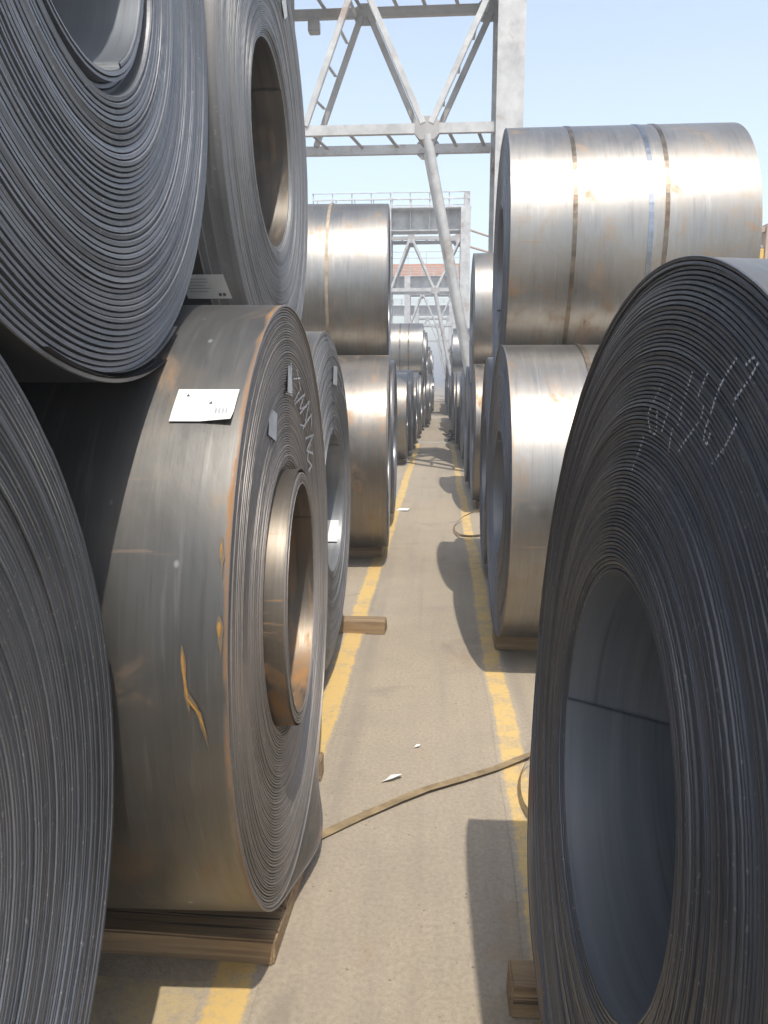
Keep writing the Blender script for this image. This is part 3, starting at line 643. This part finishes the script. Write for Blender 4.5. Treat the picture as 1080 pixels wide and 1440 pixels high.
timber(-1.7, -0.70, 4.05, 4.38, 0.1, 'timber under the floor coil behind the pushed-out core', 5)
timber(0.37, 1.75, 4.73, 4.98, 0.1, 'timber under the bright lower right coil', 6)
timber(0.212, 1.3, 1.835, 1.945, 0.10, 'timber end sticking out from behind the dark coil with chalk writing', 7)
timber(1.25, 1.75, 1.15, 1.45, 0.042, 'timber under the dark coil with chalk writing', 8)
timber(-1.8, -0.80, 0.34, 0.60, 0.1, 'timber under the dark coil at the left edge', 9)
for cid, nm in (('L4', 'timber under the narrow warm-grey coil on the left'), ('L5', 'timber under the coil behind the narrow warm-grey one'), ('R2b', 'timber under the dark coil behind the bright lower right one'), ('R3', 'timber under the floor coil beyond the right column'), ('R4', 'timber under the second floor coil beyond the right column')):
    c = COILS[cid]; x = c['fx'] - c['side'] * 0.06; xb = c['fx'] - c['side'] * (c['W'] - 0.05)
    timber(min(x, xb), max(x, xb), c['y'] - 0.12, c['y'] + 0.12, 0.1, nm, 11)
tm = timber_mesh(0.85, 0.24, 0.1, 20)
for cid in LF + RF:
    c = COILS[cid]; x = c['fx'] - c['side'] * 0.5
    timber(x - 0.425, x + 0.425, c['y'] - 0.12, c['y'] + 0.12, 0.1, 'timber under a distant floor coil far down the aisle', 20, 0, 'timbers under the distant coils', tm)

# ------------------------------------------------------------------ steel support frames across the aisle
def frame(k, Y, label):
    f = thing('support_frame', label, 'steel frame', (-0.43 * FS, Y, 0)); f.scale = (FS, FS, FS)
    ox = 0.43; z0 = 0.663
    def part(name, me): return obj(name, me, f)
    yf, yb = -0.35, 0.35
    P = lambda x, y, z: (x + ox, y, z - z0)
    ZT, ZB = 5.60, 4.21
    XC = -1.76 if k == 0 else -1.53
    for x in (XC, 0.66):                    # H columns, flanges facing the aisle direction
        bm = bmesh.new(); bm_box(bm, P(x, 0, 3.53), (0.016, 0.78, 5.73))
        for s in (yf - 0.05, yb + 0.05): bm_box(bm, P(x, s + (0.006 if s > 0 else -0.006), 3.53), (0.27, 0.02, 5.73))
        c = part('column', bm_mesh('column', bm, 'frame_paint'))
        obj('base_plate', bm_mesh('base_plate', (lambda b: (bm_box(b, P(x, 0, z0 + 0.011), (0.42, 1.0, 0.02)), b)[1])(bmesh.new()), 'frame_dark'), c)
        for zz in (2.2, 4.0, 5.2):
            bm = bmesh.new(); bm_box(bm, P(x + 0.068, 0, zz), (0.118, 0.76, 0.012)); bm_box(bm, P(x - 0.068, 0, zz), (0.118, 0.76, 0.012)); obj('stiffener', bm_mesh('stiffener', bm, 'frame_paint'), c)
    xl, xr = XC + 0.14, 0.52
    for yy, s in ((yf, 1), (yb, -1)):
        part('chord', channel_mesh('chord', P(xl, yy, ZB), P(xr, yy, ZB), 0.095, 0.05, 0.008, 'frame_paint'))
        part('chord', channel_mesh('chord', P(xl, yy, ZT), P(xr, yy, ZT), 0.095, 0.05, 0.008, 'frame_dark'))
    nb, n1, n2, n3 = -0.16, -0.84, 0.50, -1.42
    for (xa, xb) in ((nb - 0.04, n1 + 0.04), (nb + 0.04, n2), (n3 + 0.02, n1 - 0.05)):
        za, zb = ZB + 0.04, ZT - 0.04
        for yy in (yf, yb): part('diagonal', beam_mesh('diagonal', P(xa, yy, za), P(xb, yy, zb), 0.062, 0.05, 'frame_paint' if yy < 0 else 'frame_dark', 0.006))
        for q in (0.2, 0.45, 0.7, 0.9):
            x, z = xa + (xb - xa) * q, za + (zb - za) * q; part('batten', beam_mesh('batten', P(x, yf + 0.027, z), P(x + 0.0, yb - 0.027, z + 0.12), 0.03, 0.012, 'frame_paint', 0))
    for q in (0.12, 0.3, 0.48, 0.62, 0.78, 0.92):
        x = xl + (xr - xl) * q
        part('batten', beam_mesh('batten', P(x, yf + 0.06, ZB), P(x + 0.1, yb - 0.06, ZB), 0.035, 0.012, 'frame_dark', 0))
        part('batten', beam_mesh('batten', P(x, yf + 0.06, ZT), P(x + 0.1, yb - 0.06, ZT), 0.035, 0.012, 'frame_dark', 0))
    for x, z in ((nb, ZB), (n1, ZT - 0.02), (n2 - 0.03, ZT - 0.02)):     # gusset plates
        for yy in (yf - 0.012, yb + 0.012):
            bm = bmesh.new(); bm_box(bm, P(x, yy, z), (0.24, 0.012, 0.22)); bmesh.ops.bevel(bm, geom=[e for e in bm.edges if abs(e.verts[0].co.y - e.verts[1].co.y) > 0.005], offset=0.05, segments=1, affect='EDGES')
            g = part('gusset', bm_mesh('gusset', bm, 'frame_dark'))
    # raking legs from the middle joint down to the column feet
    for xe in (0.50,):
        for yy in (yf, yb):
            part('raking_leg', tube_mesh('raking_leg', [P(nb, yy * 0.95, ZB - 0.06), P(xe, yy * 0.35, 0.95)], 0.05, 'frame_paint', 14))
    for z in (3.4, 2.6, 1.8):
        q = (ZB - 0.06 - z) / (ZB - 1.01)
        part('batten', beam_mesh('batten', P(nb + (0.50 - nb) * q, yf * (0.95 - 0.6 * q), z), P(nb + (0.50 - nb) * q, yb * (0.95 - 0.6 * q), z + 0.05), 0.03, 0.012, 'frame_paint', 0))
    # runway girder with walkway railing on top
    bm = bmesh.new(); gx0, gx1 = -3.6, 0.80; gc = (gx0 + gx1) / 2; gl = gx1 - gx0
    bm_box(bm, P(gc, 0, 6.11), (gl, 0.014, 0.55)); bm_box(bm, P(gc, 0, 6.40), (gl + 0.02, 0.8, 0.03)); bm_box(bm, P(gc, 0, 5.82), (gl + 0.02, 0.55, 0.03))
    g = part('girder', bm_mesh('girder', bm, 'frame_paint'))
    for q in range(9):
        bm = bmesh.new(); x = gx0 + 0.1 + (gl - 0.2) * q / 8; bm_box(bm, P(x, -0.13, 6.11), (0.012, 0.24, 0.545)); bm_box(bm, P(x, 0.13, 6.11), (0.012, 0.24, 0.545)); obj('web_stiffener', bm_mesh('web_stiffener', bm, 'frame_paint'), g)
    for yy in (-0.37, 0.37):
        for zz in (6.62, 6.80): part('rail', tube_mesh('rail', [P(gx0, yy, zz), P(gx1 - 0.03, yy, zz)], 0.014, 'frame_paint', 8))
        for q in range(9): x = gx0 + 0.03 + (gl - 0.09) * q / 8; part('rail_post', beam_mesh('rail_post', P(x, yy + 0.03, 6.415), P(x, yy + 0.03, 6.82), 0.035, 0.012, 'frame_paint', 0))
    bm = bmesh.new(); bm_box(bm, P(0.70, 0.1, 6.65), (0.17, 0.3, 0.46)); bmesh.ops.bevel(bm, geom=bm.edges[:], offset=0.02, segments=2, affect='EDGES')
    part('junction_box', bm_mesh('junction_box', bm, 'frame_paint'))
    return f
FL = ['nearest pale steel support frame with braces, its column beside the strapped upper coil', 'second pale steel frame with a railed girder, framed by the coil rows', 'third steel support frame, smaller, seen through the second', 'fourth and farthest steel support frame at the end of the aisle']
fr = [frame(k, y, FL[k]) for k, y in enumerate(FRAMES)]
# small floodlight housing hanging from the near frame
bm = bmesh.new(); bm_box(bm, (0, 0, -0.14), (0.20, 0.20, 0.20)); bmesh.ops.bevel(bm, geom=bm.edges[:], offset=0.015, segments=2, affect='EDGES'); bm_box(bm, (0, 0, -0.01), (0.05, 0.05, 0.10))
tag(obj('lamp_housing', bm_mesh('lamp_housing', bm, 'frame_dark'), None, (-2.30, 14.76, 8.02)), 'small grey box hanging under the top bar of the nearest frame', 'lamp')
# tie rods from the second frame
for k, (z0, z1) in enumerate(((8.59, 7.3), (7.85, 6.7))):
    tag(obj('tie_rod', tube_mesh('tie_rod', [(1.33, 37.6, z0), (5.2, 37.6, z1)], 0.05, 'tan', 10)), ('upper', 'lower')[k] + ' slanting brown rod running right from the second frame column', 'rod')

# ------------------------------------------------------------------ far cranes
cr = thing('bridge_crane', 'orange bridge crane girder far behind the second frame', 'crane', (-8, 66, 0))
bm = bmesh.new(); bm_box(bm, (0, 0, 10.55), (20.2, 0.8, 1.15)); obj('girder', bm_mesh('girder', bm, 'orange'), cr)
for x in np.linspace(-9.5, 9.5, 9):
    bm = bmesh.new(); bm_box(bm, (x, -0.43, 10.55), (0.05, 0.05, 1.1)); obj('stiffener', bm_mesh('stiffener', bm, 'orange'), cr)
for z in (11.6, 12.1): obj('rail', tube_mesh('rail', [(-10, -0.3, z), (10, -0.3, z)], 0.03, 'frame_paint', 6), cr)
for x in np.linspace(-9.8, 9.8, 14): obj('rail_post', beam_mesh('rail_post', (x, -0.3, 11.12), (x, -0.3, 12.1), 0.05, 0.05, 'frame_paint', 0), cr)
for x in (-9.2, 9.2):
    for s in (-1.6, 1.6): obj('leg', beam_mesh('leg', (x, s * 1.3, 0), (x, s * 0.2, 10.0), 0.45, 0.4, 'orange', 0.02), cr)
    obj('end_beam', beam_mesh('end_beam', (x, -2.6, 0.5), (x, 2.6, 0.5), 0.4, 0.5, 'orange', 0.02), cr)
gt = thing('yard_gantry', 'tan gantry post with a yellow box at the far right edge', 'crane', (8.0, 20, 0))
obj('post', beam_mesh('post', (-0.09, 0, 0), (-0.09, 0, 5.40), 0.30, 0.30, 'tan', 0.01), gt)
obj('beam', beam_mesh('beam', (-1.5, 0.02, 4.95), (1.4, 0.02, 5.72), 0.12, 0.2, 'tan', 0.01), gt)
obj('brace', beam_mesh('brace', (-1.3, -0.02, 5.28), (-0.2, -0.02, 4.85), 0.06, 0.06, 'frame_dark', 0.005), gt)
obj('box', beam_mesh('box', (-1.3, 0.1, 4.45), (-0.26, 0.1, 4.45), 0.75, 0.5, 'yellow_box', 0.02), gt)
obj('post', beam_mesh('post', (1.3, 0, 0), (1.3, 0, 5.62), 0.30, 0.30, 'tan', 0.01), gt)
obj('post', beam_mesh('post', (-1.2, 0.1, 0), (-1.2, 0.1, 4.05), 0.2, 0.2, 'tan', 0.01), gt)

# ------------------------------------------------------------------ loose things on the floor
pts = [(0.62, 3.40, 0.03), (0.42, 3.293, 0.022), (0.27, 3.182, 0.012), (0.117, 3.076, 0.014), (-0.034, 2.978, 0.016), (-0.149, 2.885, 0.014), (-0.308, 2.745, 0.010), (-0.42, 2.635, 0.008), (-0.48, 2.57, 0.008)]
tag(obj('steel_band', ribbon_mesh('steel_band', pts, 0.044, 'band', [0.2, 0.18, 0.12, 0.10, 0.12, 0.10, 0.06, 0.04, 0.04])), 'brown steel band lying slantwise across the aisle floor', 'steel band')
def loop_pts(cx, cy, rx, ry, z0, a0, a1, n=26, tiltz=0.0):
    return [(cx + rx * math.cos(a), cy + ry * math.sin(a), z0 + tiltz * (1 + math.cos(a)) / 2 * 1.0) for a in np.linspace(a0, a1, n)]
tag(obj('steel_band', ribbon_mesh('steel_band', loop_pts(0.50, 8.7, 0.32, 0.75, 0.02, 1.2, 5.4, 28, 0.18), 0.03, 'band', [0.9] * 28)), 'curled brown band lying by the foot of the right frame column', 'steel band')
tag(obj('steel_band', ribbon_mesh('steel_band', loop_pts(0.45, 2.95, 0.10, 0.26, 0.02, 0.3, 6.0, 28, 0.10), 0.02, 'band', [1.0] * 28)), 'small coiled wire band behind the dark coil with chalk writing', 'steel band')
def scrap_paper(name, poly, label):
    bm = bmesh.new(); vs = [bm.verts.new((x, y, 0.006 + z)) for x, y, z in poly]; bm.faces.new(vs); bmesh.ops.triangulate(bm, faces=bm.faces[:])
    return tag(obj(name, bm_mesh(name, bm, 'paper')), label, 'paper')
scrap_paper('paper_scrap', [(-0.232, 3.035, 0.0), (-0.185, 3.045, 0.012), (-0.14, 3.075, 0.02), (-0.150, 3.10, 0.005), (-0.19, 3.075, 0.014), (-0.21, 3.06, 0.002)], 'torn white paper scrap on the aisle floor beyond the steel band')
scrap_paper('paper_scrap', [(-0.10, 3.36, 0), (-0.075, 3.365, 0.006), (-0.07, 3.39, 0.003), (-0.09, 3.395, 0)], 'tiny white paper scrap in the middle of the aisle floor')
scrap_paper('paper_scrap', [(-0.56, 10.0, 0), (-0.40, 9.95, 0.01), (-0.38, 10.15, 0.004), (-0.52, 10.2, 0)], 'white paper scrap on the left yellow line near the narrow coil')
rs = random.Random(5)
sh = thing('scrap_heap', 'small heap of black scrap by the right row at the floor joint', 'scrap', (0.52, 22.0, 0))
for k in range(30):
    c = Vector((rs.gauss(0, 0.14), rs.gauss(0, 0.4), rs.uniform(0.02, 0.26))); a = rs.uniform(0, PI); L = rs.uniform(0.08, 0.25)
    d = Vector((math.cos(a) * L, math.sin(a) * L, rs.uniform(-0.06, 0.08))); p, q = c - d, c + d; p.z = max(p.z, 0.02); q.z = max(q.z, 0.02)
    obj('scrap_piece', beam_mesh('scrap_piece', p, q, rs.uniform(0.02, 0.08), 0.012, 'scrap', 0), sh)

# ------------------------------------------------------------------ hazy air
bm = bmesh.new(); bm_box(bm, (0, 350, 6.0), (900, 1000, 14.0))
me = bpy.data.meshes.new('haze'); bm.to_mesh(me); bm.free()
hm = bpy.data.materials.new('haze'); hm.use_nodes = True; hm.node_tree.nodes.clear()
pv = hm.node_tree.nodes.new('ShaderNodeVolumePrincipled'); ho = hm.node_tree.nodes.new('ShaderNodeOutputMaterial')
pv.inputs['Color'].default_value = (0.95, 0.97, 1.0, 1); pv.inputs['Density'].default_value = 0.0075; pv.inputs['Anisotropy'].default_value = 0.2
hm.node_tree.links.new(pv.outputs[0], ho.inputs['Volume']); me.materials.append(hm)
tag(obj('haze', me), kind='stuff')
